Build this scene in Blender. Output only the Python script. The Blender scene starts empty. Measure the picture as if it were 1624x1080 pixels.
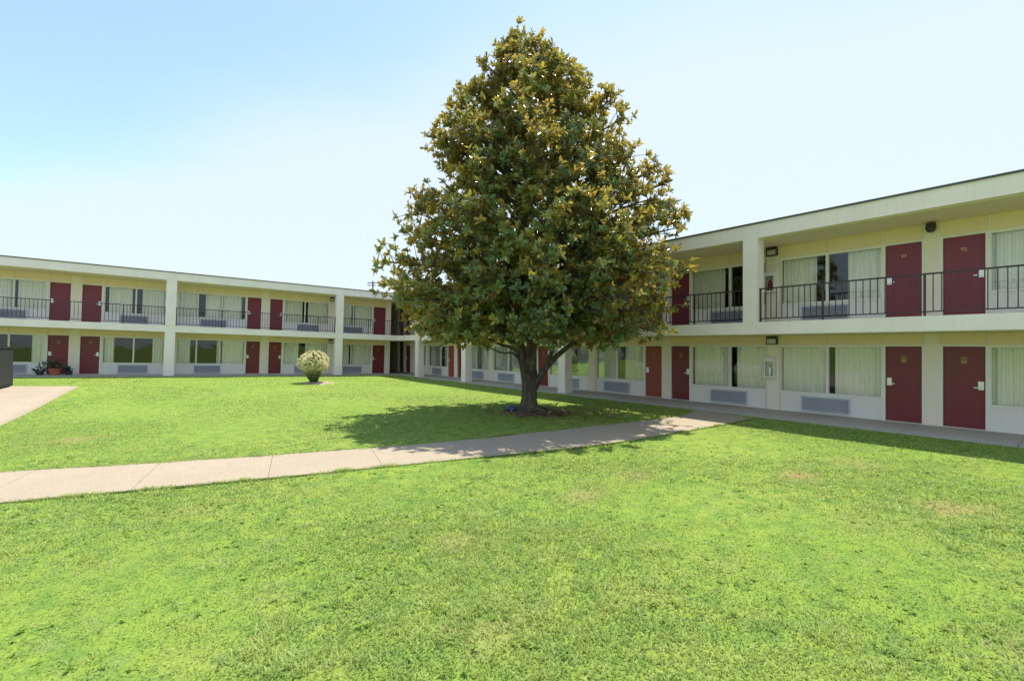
import bpy, math, random
import numpy as np
from mathutils import Vector, Matrix

random.seed(7)
rng = np.random.default_rng(11)
R = math.radians
scene = bpy.context.scene
COL = scene.collection

# ------------------------------------------------------------------ site layout
EYE = 2.0147
CX, CY = -7.7633, 32.5597                      # where the two front lines of the motel meet
RDIR = np.array([0.61878, -0.78556])           # right wing runs this way from the corner
LDIR = np.array([-0.82417, -0.56635])          # left wing runs this way from the corner
LN = np.array([0.56635, -0.82417])             # left wing looks this way
TILT = R(1.7624)                               # the ground climbs along the left wing
D = 1.639                                      # depth of the covered walkway
Z_SB, Z_ST, Z_FB, Z_TOP = 2.335, 2.681, 5.114, 5.57


def terrain(x, y):
    x = np.asarray(x, float); y = np.asarray(y, float)
    u = np.clip((x - CX) * LDIR[0] + (y - CY) * LDIR[1], 0, 30)
    n = (x - CX) * LN[0] + (y - CY) * LN[1]
    t = np.clip((16 - n) / 14, 0, 1)
    return u * math.sin(TILT) * t * t * (3 - 2 * t) - 0.05


# ------------------------------------------------------------------ materials
def new_mat(name):
    m = bpy.data.materials.new(name)
    m.use_nodes = True
    nt = m.node_tree
    return m, nt, nt.nodes['Principled BSDF']


def N(nt, t, **kw):
    n = nt.nodes.new(t)
    for k, v in kw.items():
        if k in n.inputs:
            n.inputs[k].default_value = v
        else:
            setattr(n, k, v)
    return n


def rgba(c):
    return (c[0], c[1], c[2], 1.0)


def coord(nt, scale=(1, 1, 1), kind='Object'):
    tc = nt.nodes.new('ShaderNodeTexCoord')
    mp = nt.nodes.new('ShaderNodeMapping')
    mp.inputs['Scale'].default_value = scale
    nt.links.new(tc.outputs[kind], mp.inputs[0])
    return mp.outputs[0]


def mixc(nt, fac, a, b):
    m = nt.nodes.new('ShaderNodeMix')
    m.data_type = 'RGBA'
    for sock, v in ((m.inputs[0], fac), (m.inputs[6], a), (m.inputs[7], b)):
        if hasattr(v, 'links') or isinstance(v, bpy.types.NodeSocket):
            nt.links.new(v, sock)
        else:
            sock.default_value = v if not isinstance(v, tuple) else rgba(v)
    return m.outputs[2]


def ramp(nt, fac, p0, p1):
    r = nt.nodes.new('ShaderNodeMapRange')
    r.inputs[1].default_value = p0
    r.inputs[2].default_value = p1
    nt.links.new(fac, r.inputs[0])
    return r.outputs[0]


def noise(nt, vec, scale, detail=3, rough=0.55):
    n = N(nt, 'ShaderNodeTexNoise', Scale=scale, Detail=detail, Roughness=rough)
    nt.links.new(vec, n.inputs['Vector'])
    return n.outputs['Fac']


def bump(nt, bsdf, h, strength, dist=0.01):
    b = N(nt, 'ShaderNodeBump', Strength=strength, Distance=dist)
    nt.links.new(h, b.inputs['Height'])
    nt.links.new(b.outputs[0], bsdf.inputs['Normal'])


def painted(name, col, rough=0.6, dirt=(0.6, 0.55, 0.45), amount=0.35, streak=True, bumps=0.15):
    """paint on masonry or wood, with blotches and vertical run marks"""
    m, nt, b = new_mat(name)
    v = coord(nt, (1, 1, 1))
    blot = ramp(nt, noise(nt, v, 1.3, 5), 0.42, 0.75)
    c = mixc(nt, blot, col, tuple(col[i] * (1 - amount * 0.5) + dirt[i] * col[i] * amount * 0.5 for i in range(3)))
    if streak:
        s = ramp(nt, noise(nt, coord(nt, (5, 5, 0.35)), 2.4, 4), 0.55, 0.85)
        c = mixc(nt, s, c, tuple(col[i] * (1 - amount) + dirt[i] * col[i] * amount for i in range(3)))
    nt.links.new(c, b.inputs['Base Color'])
    b.inputs['Roughness'].default_value = rough
    if bumps:
        bump(nt, b, noise(nt, v, 60, 3), bumps, 0.004)
    return m


M = {}
M['white'] = painted('white_masonry_paint', (0.87, 0.785, 0.745), 0.7, (0.66, 0.63, 0.58), 0.5)
M['cream'] = painted('cream_wall_paint', (0.85, 0.75, 0.63), 0.65, amount=0.25)
M['yellow'] = painted('yellow_panel_paint', (0.83, 0.66, 0.44), 0.6, amount=0.2, streak=False)
M['soffit'] = painted('soffit_paint', (0.80, 0.67, 0.50), 0.7, amount=0.3, streak=False)
M['panel'] = painted('white_panel_paint', (0.79, 0.75, 0.71), 0.5, amount=0.25)
M['trim'] = painted('pale_trim_paint', (0.80, 0.76, 0.70), 0.45, amount=0.15, streak=False, bumps=0)
M['joint'] = painted('shadow_joint', (0.66, 0.56, 0.38), 0.8, amount=0.1, streak=False, bumps=0)
M['door_upper'] = painted('maroon_door_paint', (0.20, 0.017, 0.038), 0.42, (0.6, 0.5, 0.5), 0.3)
M['door_lower'] = painted('dark_red_door_paint', (0.175, 0.015, 0.020), 0.42, (0.6, 0.55, 0.5), 0.3)
M['door_brown'] = painted('faded_brick_red_door_paint', (0.30, 0.055, 0.035), 0.5, (0.6, 0.5, 0.4), 0.35)
M['rail'] = painted('dark_brown_railing_paint', (0.040, 0.024, 0.024), 0.45, (0.8, 0.5, 0.4), 0.4, bumps=0)
M['grille'] = painted('blue_grey_grille_metal', (0.50, 0.53, 0.60), 0.4, amount=0.3)
M['dark'] = painted('dark_void', (0.02, 0.022, 0.025), 0.8, amount=0.1, streak=False, bumps=0)
M['interior'] = painted('room_interior_paint', (0.26, 0.23, 0.18), 0.9, amount=0.2, streak=False, bumps=0)
M['edge'] = painted('dark_roof_edge_metal', (0.06, 0.055, 0.055), 0.4, amount=0.3, bumps=0)
M['black'] = painted('black_fixture_metal', (0.03, 0.03, 0.03), 0.4, amount=0.2, streak=False, bumps=0)
M['lens'] = painted('frosted_lamp_cover', (0.55, 0.55, 0.48), 0.3, amount=0.2, streak=False, bumps=0)
M['steel'] = painted('brushed_lock_metal', (0.72, 0.72, 0.70), 0.3, amount=0.1, streak=False, bumps=0)
M['steel'].node_tree.nodes['Principled BSDF'].inputs['Metallic'].default_value = 0.5
M['gold'] = painted('brass_number_plate', (0.62, 0.45, 0.15), 0.35, amount=0.2, streak=False, bumps=0)
M['plate'] = painted('dull_brass_plate', (0.22, 0.13, 0.045), 0.45, amount=0.2, streak=False, bumps=0)
M['red'] = painted('extinguisher_red', (0.30, 0.03, 0.03), 0.3, amount=0.1, streak=False, bumps=0)
M['cabinet'] = painted('charcoal_cabinet_metal', (0.030, 0.032, 0.037), 0.55, (1.3, 1.2, 1.1), 0.4)
M['terracotta'] = painted('terracotta', (0.42, 0.12, 0.06), 0.75, amount=0.3)
M['blueplastic'] = painted('blue_plastic', (0.05, 0.085, 0.24), 0.4, amount=0.2, streak=False, bumps=0)
M['polewood'] = painted('weathered_pole_wood', (0.12, 0.10, 0.085), 0.8, amount=0.4)


def concrete(name, col, dark, joints=False):
    m, nt, b = new_mat(name)
    v = coord(nt)
    big = ramp(nt, noise(nt, v, 0.7, 5, 0.6), 0.35, 0.7)
    c = mixc(nt, big, col, tuple(k * 0.84 for k in col))
    spots = ramp(nt, noise(nt, v, 5.0, 6, 0.7), 0.56, 0.74)
    c = mixc(nt, spots, c, dark)
    fine = ramp(nt, noise(nt, v, 90, 2), 0.3, 0.7)
    c = mixc(nt, fine, c, mixc(nt, 0.25, c, (0.9, 0.85, 0.75)))
    nt.links.new(c, b.inputs['Base Color'])
    b.inputs['Roughness'].default_value = 0.85
    bump(nt, b, noise(nt, v, 120, 3), 0.3, 0.004)
    return m


M['path'] = concrete('path_concrete', (0.275, 0.207, 0.126), (0.195, 0.146, 0.092))
M['pad'] = concrete('pad_concrete', (0.285, 0.216, 0.136), (0.205, 0.156, 0.102))
M['walk'] = concrete('walkway_concrete', (0.36, 0.33, 0.29), (0.20, 0.18, 0.155))


def glass_mat():
    m = bpy.data.materials.new('window_glass')
    m.use_nodes = True
    nt = m.node_tree
    nt.nodes.clear()
    out = nt.nodes.new('ShaderNodeOutputMaterial')
    tr = N(nt, 'ShaderNodeBsdfTransparent', Color=(0.97, 0.985, 0.97, 1))
    gl = N(nt, 'ShaderNodeBsdfGlossy', Color=(0.9, 0.95, 0.97, 1), Roughness=0.015)
    fr = N(nt, 'ShaderNodeFresnel', IOR=1.5)
    ad = N(nt, 'ShaderNodeMath', operation='MULTIPLY')
    ad.inputs[1].default_value = 0.8
    wav = noise(nt, coord(nt), 1.7, 1)
    b = N(nt, 'ShaderNodeBump', Strength=0.06, Distance=0.05)
    nt.links.new(wav, b.inputs['Height'])
    nt.links.new(b.outputs[0], gl.inputs['Normal'])
    nt.links.new(fr.outputs[0], ad.inputs[0])
    mx = nt.nodes.new('ShaderNodeMixShader')
    nt.links.new(ad.outputs[0], mx.inputs[0])
    nt.links.new(tr.outputs[0], mx.inputs[1])
    nt.links.new(gl.outputs[0], mx.inputs[2])
    nt.links.new(mx.outputs[0], out.inputs[0])
    return m


M['glass'] = glass_mat()


def fabric_mat():
    m, nt, b = new_mat('curtain_fabric')
    v = coord(nt, (1, 1, 0.15))
    c = mixc(nt, ramp(nt, noise(nt, v, 6, 3), 0.35, 0.65), (0.94, 0.88, 0.79), (0.88, 0.83, 0.72))
    nt.links.new(c, b.inputs['Base Color'])
    b.inputs['Roughness'].default_value = 0.9
    return m


M['curtain'] = fabric_mat()


def leaf_mat(name, top_a, top_b, under_a, under_b, rough=0.35, trans=0.25, warm=None):
    """two-sided leaf: upper face, underside and a share of light coming through"""
    m = bpy.data.materials.new(name)
    m.use_nodes = True
    nt = m.node_tree
    nt.nodes.clear()
    out = nt.nodes.new('ShaderNodeOutputMaterial')
    at = N(nt, 'ShaderNodeAttribute', attribute_name='tint')
    geo = nt.nodes.new('ShaderNodeNewGeometry')
    top = mixc(nt, at.outputs['Fac'], top_a, top_b)
    und = mixc(nt, at.outputs['Fac'], under_a, under_b)
    c = mixc(nt, geo.outputs['Backfacing'], top, und)
    if warm:
        at2 = N(nt, 'ShaderNodeAttribute', attribute_name='warm')
        c = mixc(nt, at2.outputs['Fac'], c, warm)
    b = N(nt, 'ShaderNodeBsdfPrincipled', Roughness=rough)
    if rough < 0.3: b.inputs['Specular IOR Level'].default_value = 0.85
    nt.links.new(c, b.inputs['Base Color'])
    t = nt.nodes.new('ShaderNodeBsdfTranslucent')
    nt.links.new(mixc(nt, 0.6, top, warm or und), t.inputs['Color'])
    mx = N(nt, 'ShaderNodeMixShader')
    mx.inputs[0].default_value = trans
    nt.links.new(b.outputs[0], mx.inputs[1])
    nt.links.new(t.outputs[0], mx.inputs[2])
    nt.links.new(mx.outputs[0], out.inputs[0])
    return m


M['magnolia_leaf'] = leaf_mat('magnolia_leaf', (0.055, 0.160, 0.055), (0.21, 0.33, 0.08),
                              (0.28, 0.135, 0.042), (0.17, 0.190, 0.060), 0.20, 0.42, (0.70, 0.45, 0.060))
M['shrub_leaf'] = leaf_mat('variegated_leaf', (0.13, 0.20, 0.05), (0.92, 0.85, 0.52),
                           (0.17, 0.23, 0.08), (0.88, 0.82, 0.52), 0.5, 0.42)
M['dark_leaf'] = leaf_mat('dark_green_leaf', (0.03, 0.07, 0.025), (0.07, 0.13, 0.04),
                          (0.04, 0.08, 0.03), (0.08, 0.13, 0.05), 0.4, 0.2)
M['blue_leaf'] = leaf_mat('blue_green_leaf', (0.03, 0.06, 0.06), (0.06, 0.11, 0.11),
                          (0.04, 0.08, 0.07), (0.06, 0.10, 0.10), 0.4, 0.2)
M['weed_leaf'] = leaf_mat('weed_leaf', (0.11, 0.22, 0.025), (0.28, 0.42, 0.06),
                          (0.14, 0.24, 0.04), (0.28, 0.38, 0.08), 0.85, 0.35)
M['dead_leaf'] = leaf_mat('dry_leaf', (0.20, 0.10, 0.04), (0.40, 0.25, 0.12),
                          (0.22, 0.12, 0.06), (0.36, 0.24, 0.13), 0.7, 0.1)


def bark_mat():
    m, nt, b = new_mat('grey_brown_bark')
    v = coord(nt, (1, 1, 0.35))
    n1 = noise(nt, v, 9, 6, 0.65)
    c = mixc(nt, ramp(nt, n1, 0.35, 0.68), (0.042, 0.035, 0.026), (0.130, 0.108, 0.078))
    lich = ramp(nt, noise(nt, coord(nt), 3.1, 4), 0.55, 0.7)
    c = mixc(nt, lich, c, (0.105, 0.105, 0.065))
    nt.links.new(c, b.inputs['Base Color'])
    b.inputs['Roughness'].default_value = 0.9
    bump(nt, b, n1, 0.8, 0.03)
    return m


M['bark'] = bark_mat()


def soil_mat():
    m, nt, b = new_mat('dark_soil')
    v = coord(nt)
    n1 = noise(nt, v, 14, 6, 0.7)
    c = mixc(nt, ramp(nt, n1, 0.35, 0.65), (0.055, 0.036, 0.024), (0.18, 0.12, 0.08))
    nt.links.new(c, b.inputs['Base Color'])
    b.inputs['Roughness'].default_value = 0.95
    bump(nt, b, n1, 0.8, 0.03)
    return m


M['soil'] = soil_mat()
M['mulch'] = concrete('pale_mulch', (0.26, 0.18, 0.12), (0.15, 0.10, 0.06))


def lawn_colour(nt):
    v = coord(nt)
    dry = N(nt, 'ShaderNodeAttribute', attribute_name='dry')
    big = ramp(nt, noise(nt, v, 0.35, 4), 0.36, 0.66)
    c = mixc(nt, big, (0.242, 0.358, 0.050), (0.315, 0.402, 0.070))
    mid = ramp(nt, noise(nt, v, 3.6, 5, 0.66), 0.45, 0.64)
    c = mixc(nt, mid, c, (0.155, 0.285, 0.048))
    pale = ramp(nt, noise(nt, v, 2.1, 6, 0.7), 0.56, 0.72)
    c = mixc(nt, pale, c, (0.250, 0.315, 0.100))
    straw = ramp(nt, noise(nt, v, 1.9, 7, 0.74), 0.65, 0.80)
    c = mixc(nt, straw, c, (0.36, 0.35, 0.12))
    c = mixc(nt, dry.outputs['Fac'], c, (0.40, 0.25, 0.14))
    return c, v


def ground_mat():
    m, nt, b = new_mat('lawn_ground')
    c, v = lawn_colour(nt)
    f = ramp(nt, noise(nt, v, 45, 4, 0.7), 0.35, 0.65)
    c = mixc(nt, f, mixc(nt, 0.62, c, (0.07, 0.105, 0.03)), c)
    nt.links.new(c, b.inputs['Base Color'])
    b.inputs['Roughness'].default_value = 0.95
    b.inputs['Specular IOR Level'].default_value = 0.1
    bump(nt, b, noise(nt, v, 30, 5, 0.7), 0.7, 0.03)
    return m


M['ground'] = ground_mat()


def blade_mat():
    m = bpy.data.materials.new('grass_blade')
    m.use_nodes = True
    nt = m.node_tree
    nt.nodes.clear()
    out = nt.nodes.new('ShaderNodeOutputMaterial')
    c, v = lawn_colour(nt)
    at = N(nt, 'ShaderNodeAttribute', attribute_name='tint')
    pale_blade = mixc(nt, 0.5, c, (0.56, 0.66, 0.20))  # paler blade colour, mixed in per blade and by clump
    drk = mixc(nt, 0.5, c, (0.085, 0.18, 0.03))
    c2 = mixc(nt, at.outputs['Fac'], drk, pale_blade)
    wm = N(nt, 'ShaderNodeAttribute', attribute_name='warm')
    c2 = mixc(nt, wm.outputs['Fac'], c2, (0.46, 0.38, 0.18))
    b = N(nt, 'ShaderNodeBsdfPrincipled', Roughness=0.55)
    nt.links.new(c2, b.inputs['Base Color'])
    t = nt.nodes.new('ShaderNodeBsdfTranslucent')
    nt.links.new(c2, t.inputs['Color'])
    mx = nt.nodes.new('ShaderNodeMixShader')
    mx.inputs[0].default_value = 0.42
    nt.links.new(b.outputs[0], mx.inputs[1])
    nt.links.new(t.outputs[0], mx.inputs[2])
    nt.links.new(mx.outputs[0], out.inputs[0])
    return m


M['blade'] = blade_mat()


# ------------------------------------------------------------------ mesh helpers
class MB:
    """collects boxes and tubes; build() links them as one mesh object"""

    def __init__(self):
        self.v, self.f, self.m = [], [], []

    def box(self, x0, x1, y0, y1, z0, z1, mi=0):
        if x1 < x0: x0, x1 = x1, x0
        if y1 < y0: y0, y1 = y1, y0
        k = len(self.v)
        self.v += [(x0, y0, z0), (x1, y0, z0), (x1, y1, z0), (x0, y1, z0),
                   (x0, y0, z1), (x1, y0, z1), (x1, y1, z1), (x0, y1, z1)]
        self.f += [tuple(k + i for i in q) for q in
                   ((0, 3, 2, 1), (4, 5, 6, 7), (0, 1, 5, 4), (1, 2, 6, 5), (2, 3, 7, 6), (3, 0, 4, 7))]
        self.m += [mi] * 6
        return self

    def tube(self, pts, rads, n=8, mi=0, cap=True, jag=0.0):
        k0 = len(self.v)
        pts = [Vector(p) for p in pts]
        up = Vector((0.31, 0.17, 0.93))
        for i, p in enumerate(pts):
            a = pts[max(i - 1, 0)]
            b = pts[min(i + 1, len(pts) - 1)]
            t = (b - a).normalized()
            s = t.cross(up)
            if s.length < 0.05: s = t.cross(Vector((1, 0, 0)))
            s.normalize()
            w = s.cross(t)
            for j in range(n):
                a_ = 2 * math.pi * j / n
                r = rads[i] * (1 + jag * (random.random() - 0.5))
                self.v.append(tuple(p + (s * math.cos(a_) + w * math.sin(a_)) * r))
        for i in range(len(pts) - 1):
            for j in range(n):
                a = k0 + i * n + j
                b = k0 + i * n + (j + 1) % n
                self.f.append((a, b, b + n, a + n)); self.m.append(mi)
        if cap:
            self.f.append(tuple(k0 + j for j in range(n))); self.m.append(mi)
            e = k0 + (len(pts) - 1) * n
            self.f.append(tuple(e + n - 1 - j for j in range(n))); self.m.append(mi)
        return self

    def lathe(self, cx, cy, prof, n=20, mi=0):
        k0 = len(self.v)
        for r, z in prof:
            for j in range(n):
                a = 2 * math.pi * j / n
                self.v.append((cx + r * math.cos(a), cy + r * math.sin(a), z))
        for i in range(len(prof) - 1):
            for j in range(n):
                a = k0 + i * n + j; b = k0 + i * n + (j + 1) % n
                self.f.append((a, b, b + n, a + n)); self.m.append(mi)
        return self

    def build(self, name, mats, parent=None, smooth=False):
        me = bpy.data.meshes.new(name)
        me.from_pydata(self.v, [], self.f)
        for m in (mats if isinstance(mats, (list, tuple)) else [mats]):
            me.materials.append(m)
        me.polygons.foreach_set('material_index', self.m)
        if smooth:
            me.polygons.foreach_set('use_smooth', [True] * len(me.polygons))
        me.update()
        o = bpy.data.objects.new(name, me)
        COL.objects.link(o)
        if parent: o.parent = parent
        return o


def fast_mesh(name, V, F, mat, parent=None, attrs=None, smooth=False):
    V = np.asarray(V, np.float32); F = np.asarray(F, np.int32)
    me = bpy.data.meshes.new(name)
    k = F.shape[1]
    me.vertices.add(len(V)); me.vertices.foreach_set('co', V.ravel())
    me.loops.add(F.size); me.loops.foreach_set('vertex_index', F.ravel())
    me.polygons.add(len(F))
    me.polygons.foreach_set('loop_start', np.arange(0, F.size, k, dtype=np.int32))
    me.polygons.foreach_set('loop_total', np.full(len(F), k, np.int32))
    if smooth: me.polygons.foreach_set('use_smooth', np.ones(len(F), bool))
    me.update(calc_edges=True)
    for an, av in (attrs or {}).items():
        a = me.attributes.new(an, 'FLOAT', 'POINT')
        a.data.foreach_set('value', np.asarray(av, np.float32))
    me.materials.append(mat)
    o = bpy.data.objects.new(name, me)
    COL.objects.link(o)
    if parent: o.parent = parent
    return o


def empty(name, loc=(0, 0, 0), rot=(0, 0, 0)):
    o = bpy.data.objects.new(name, None)
    o.location = loc; o.rotation_euler = rot
    o.empty_display_size = 0.2
    COL.objects.link(o)
    return o


def tag(o, label=None, cat=None, group=None, kind=None):
    if label: o['label'] = label
    if cat: o['category'] = cat
    if group: o['group'] = group
    if kind: o['kind'] = kind
    return o


# ------------------------------------------------------------------ motel wings
class Wing:
    """local axes: x along the front (sign s), y out towards the courtyard, z up"""

    def __init__(self, root, s):
        self.o, self.s = root, s

    def bx(self, mb, u0, u1, n0, n1, z0, z1, mi=0):
        mb.box(self.s * u0, self.s * u1, n0, n1, z0, z1, mi)

    def post(self, u0, u1, zf, zc, battens=(), bm=1):
        mb = MB()
        self.bx(mb, u0, u1, -D - 0.14, -D + 0.02, zf, zc, 0)
        for a, b in battens: self.bx(mb, a, b, -D - 0.02, -D + 0.016, zf, zc, 1)
        mb.build('wall_pier', [M['cream'], M['joint'] if bm == 1 else M['trim']], self.o)

    def door(self, u0, u1, zf, zc, lock_at, mat, number=None, plate=False, label=None):
        zt = zf + 2.03
        mb = MB()
        self.bx(mb, u0 + 0.055, u1 - 0.055, -D - 0.10, -D - 0.055, zf + 0.02, zt - 0.05)
        d = mb.build('door', mat, self.o)
        if label: d['label'] = label
        fr = MB()
        self.bx(fr, u0, u0 + 0.05, -D - 0.12, -D + 0.012, zf, zt)
        self.bx(fr, u1 - 0.05, u1, -D - 0.12, -D + 0.012, zf, zt)
        self.bx(fr, u0 + 0.05, u1 - 0.05, -D - 0.12, -D + 0.012, zt - 0.045, zt)
        fr.build('door_frame', M['trim'], d)
        th = MB()
        self.bx(th, u0 + 0.05, u1 - 0.05, -D - 0.12, -D + 0.03, zf, zf + 0.018)
        th.build('threshold', M['steel'], d)
        lu = u0 + 0.13 if lock_at == 0 else u1 - 0.13
        sgn = 1 if lock_at == 0 else -1
        lk = MB()
        self.bx(lk, lu - 0.05, lu + 0.05, -D - 0.055, -D - 0.03, zf + 0.95, zf + 1.15)
        self.bx(lk, lu - 0.012, lu + 0.012, -D - 0.03, -D + 0.01, zf + 0.99, zf + 1.014)
        self.bx(lk, lu + sgn * -0.012, lu + sgn * 0.12, -D + 0.01, -D + 0.026, zf + 0.99, zf + 1.014)
        self.bx(lk, lu - 0.022, lu + 0.022, -D - 0.03, -D - 0.018, zf + 1.07, zf + 1.11)
        lk.build('lock', M['steel'], d)
        uc = (u0 + u1) / 2
        if plate:
            pl = MB()
            self.bx(pl, uc - 0.06, uc + 0.06, -D - 0.055, -D - 0.047, zf + 1.56, zf + 1.74)
            pl.build('number_plate', M['plate'], d)
        if number:
            cu = bpy.data.curves.new('number', 'FONT')
            cu.body = number
            cu.size = 0.12 if not plate else 0.10
            cu.extrude = 0.004
            cu.align_x = 'CENTER'; cu.align_y = 'CENTER'
            cu.materials.append(M['gold'])
            tmp = bpy.data.objects.new('number', cu)
            COL.objects.link(tmp)
            dg = bpy.context.evaluated_depsgraph_get()
            me = bpy.data.meshes.new_from_object(tmp.evaluated_get(dg))
            bpy.data.objects.remove(tmp)
            to = bpy.data.objects.new('number', me)
            COL.objects.link(to)
            to.parent = d
            to.location = (self.s * uc, -D - (0.043 if plate else 0.05), zf + (1.61 if plate else 1.66))
            to.rotation_euler = (R(90), 0, R(180))
        mb = MB()
        self.bx(mb, u0, u1, -D - 0.11, -D - 0.008, zt + 0.001, zc)
        mb.build('transom_panel', M['yellow'], self.o)

    def window(self, u0, u1, zf, zc, mullions, curtains, grille=None):
        z0, z1 = zf + 0.57, zf + 2.0
        fr = MB()
        a, b = -D - 0.10, -D + 0.004
        self.bx(fr, u0, u0 + 0.045, a, b, z0, z1)
        self.bx(fr, u1 - 0.045, u1, a, b, z0, z1)
        self.bx(fr, u0 + 0.045, u1 - 0.045, a, b + 0.01, z0, z0 + 0.05)
        self.bx(fr, u0 + 0.045, u1 - 0.045, a, b, z1 - 0.04, z1)
        for m in mullions:
            self.bx(fr, m - 0.035, m + 0.035, a, b, z0 + 0.05, z1 - 0.04)
        w = fr.build('window', M['trim'], self.o)
        g = MB()
        edges = [u0 + 0.045] + [e for m in sorted(mullions) for e in (m - 0.035, m + 0.035)] + [u1 - 0.045]
        for i in range(0, len(edges), 2):
            self.bx(g, edges[i], edges[i + 1], -D - 0.062, -D - 0.056, z0 + 0.05, z1 - 0.04)
        g.build('glass_pane', M['glass'], w)
        for (c0, c1) in curtains:
            V, F = [], []
            c0, c1 = max(c0, u0 + 0.03), min(c1, u1 - 0.03)
            if c1 - c0 < 0.05: continue
            us = np.arange(c0, c1, 0.018)
            ph = random.random() * 6
            wob = np.cumsum(rng.normal(0, 0.22, len(us)))
            off = np.sin(us * 2 * math.pi / 0.125 + ph + wob) * 0.042 + np.sin(us * 17 + ph) * 0.014
            k0 = len(V)
            for uu, of in zip(us, off):
                V.append((self.s * uu, -D - 0.19 + of, z0 + 0.02))
                V.append((self.s * uu, -D - 0.19 + of * 0.6, z1 + 0.02))
            for i in range(len(us) - 1):
                k = k0 + 2 * i
                F.append((k, k + 2, k + 3, k + 1))
            fast_mesh('curtain', V, F, M['curtain'], w, smooth=True)
        sp = MB()
        self.bx(sp, u0, u1, -D - 0.11, -D - 0.012, zf, z0)
        self.bx(sp, u0, u1, -D - 0.012, -D + 0.002, z0 - 0.05, z0 - 0.012, 1)
        self.bx(sp, u0, u0 + 0.05, -D - 0.012, -D + 0.002, zf, z0 - 0.05, 1)
        self.bx(sp, u1 - 0.05, u1, -D - 0.012, -D + 0.002, zf, z0 - 0.05, 1)
        sp.build('spandrel_panel', [M['panel'], M['trim']], self.o)
        tr = MB()
        self.bx(tr, u0, u1, -D - 0.11, -D - 0.008, z1, zc)
        self.bx(tr, u0, u1, -D - 0.008, -D + 0.004, z1, z1 + 0.025, 1)
        for m in mullions[:1]:
            self.bx(tr, m - 0.012, m + 0.012, -D - 0.008, -D + 0.006, z1 + 0.025, zc, 2)
        tr.build('transom_panel', [M['yellow'], M['trim'], M['joint']], self.o)
        if grille:
            g0, g1 = grille
            gr = MB()
            za, zb = zf + 0.07, zf + 0.50
            n0, n1 = -D - 0.012, -D + 0.055
            t = 0.03
            self.bx(gr, g0, g0 + t, n0, n1, za, zb)
            self.bx(gr, g1 - t, g1, n0, n1, za, zb)
            self.bx(gr, g0 + t, g1 - t, n0, n1, za, za + t)
            self.bx(gr, g0 + t, g1 - t, n0, n1, zb - t, zb)
            self.bx(gr, g0 + t, g1 - t, n0, n0 + 0.012, za + t, zb - t, 1)
            nsl = 7
            for i in range(nsl):
                z = za + t + (zb - za - 2 * t) * (i + 0.2) / nsl
                k = len(gr.v)
                h = 0.034
                for uu in (g0 + t, g1 - t):
                    x = self.s * uu
                    gr.v += [(x, n1 - 0.004, z), (x, n1 - 0.010, z), (x, n0 + 0.012, z + h), (x, n0 + 0.018, z + h + 0.004)]
                gr.f += [(k, k + 4, k + 7, k + 3), (k + 1, k + 2, k + 6, k + 5), (k, k + 1, k + 5, k + 4), (k + 3, k + 7, k + 6, k + 2)]
                gr.m += [0] * 4
            gr.build('vent_grille', [M['grille'], M['black']], self.o)

    def column(self, u, w=0.42, ground=True):
        mb = MB()
        if ground:
            self.bx(mb, u - w / 2, u + w / 2, -0.42, 0.0, 0.0, Z_SB)
            self.bx(mb, u - w / 2 - 0.01, u + w / 2 + 0.01, -0.43, 0.01, 0.0, 0.48)
        self.bx(mb, u - w / 2, u + w / 2, -0.42, 0.0, Z_ST, Z_FB)
        mb.build('column', M['white'], self.o)

    def railing(self, u0, u1, posts):
        mb = MB()
        zb, zt = Z_ST + 0.09, Z_ST + 0.95
        n0, n1 = -0.16, -0.12
        self.bx(mb, u0, u1, n0 - 0.008, n1 + 0.008, zt, zt + 0.035)
        self.bx(mb, u0, u1, n0, n1, zb, zb + 0.028)
        ps = [u0 + 0.02] + list(posts) + [u1 - 0.02]
        for p in ps:
            self.bx(mb, p - 0.022, p + 0.022, n0 + 0.001, n1 - 0.001, Z_ST, zt)
        for a, b in zip(ps[:-1], ps[1:]):
            k = max(1, round((b - a) / 0.145))
            for i in range(1, k):
                u = a + (b - a) * i / k
                self.bx(mb, u - 0.009, u + 0.009, n0 + 0.011, n1 - 0.011, zb + 0.028, zt)
        mb.build('railing', M['rail'], self.o)

    def lamp(self, u, zc, round_one=False):
        mb = MB()
        n = -D + 0.02
        if round_one:
            x = self.s * u
            mb.tube([(x, n, zc - 0.14), (x, n + 0.10, zc - 0.14)], [0.05, 0.05], 12)
            mb.lathe(x, n + 0.13, [(0.02, zc - 0.02), (0.10, zc - 0.03), (0.11, zc - 0.16), (0.075, zc - 0.24), (0.01, zc - 0.26)], 14)
            mb.build('wall_lamp', M['black'], self.o)
        else:
            self.bx(mb, u - 0.15, u + 0.15, n, n + 0.16, zc - 0.10, zc - 0.02, 0)
            self.bx(mb, u - 0.13, u + 0.13, n, n + 0.13, zc - 0.25, zc - 0.10, 1)
            self.bx(mb, u - 0.15, u + 0.15, n, n + 0.145, zc - 0.275, zc - 0.25, 0)
            self.bx(mb, u - 0.15, u - 0.132, n, n + 0.145, zc - 0.25, zc - 0.10, 0)
            self.bx(mb, u + 0.132, u + 0.15, n, n + 0.145, zc - 0.25, zc - 0.10, 0)
            mb.build('wall_lamp', [M['black'], M['lens']], self.o)

    def shell(self, ua, ub, wall_ua, parties, drop=0.0, back=-7.6):
        """roof, balcony slab, ceilings, back and end walls"""
        rf = MB()
        self.bx(rf, ua, ub, back - 0.3, 0.0, Z_FB - drop, Z_TOP - 0.045 - drop)
        roof = rf.build('roof', M['white'], self.o)
        e = MB()
        self.bx(e, ua, ub, -0.22, 0.035, Z_TOP - 0.045 - drop, Z_TOP - drop)
        self.bx(e, ua, ub, back - 0.34, -0.22, Z_TOP - 0.045 - drop, Z_TOP - 0.02 - drop)
        e.build('roof_edge', M['edge'], roof)
        s = MB()
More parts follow.
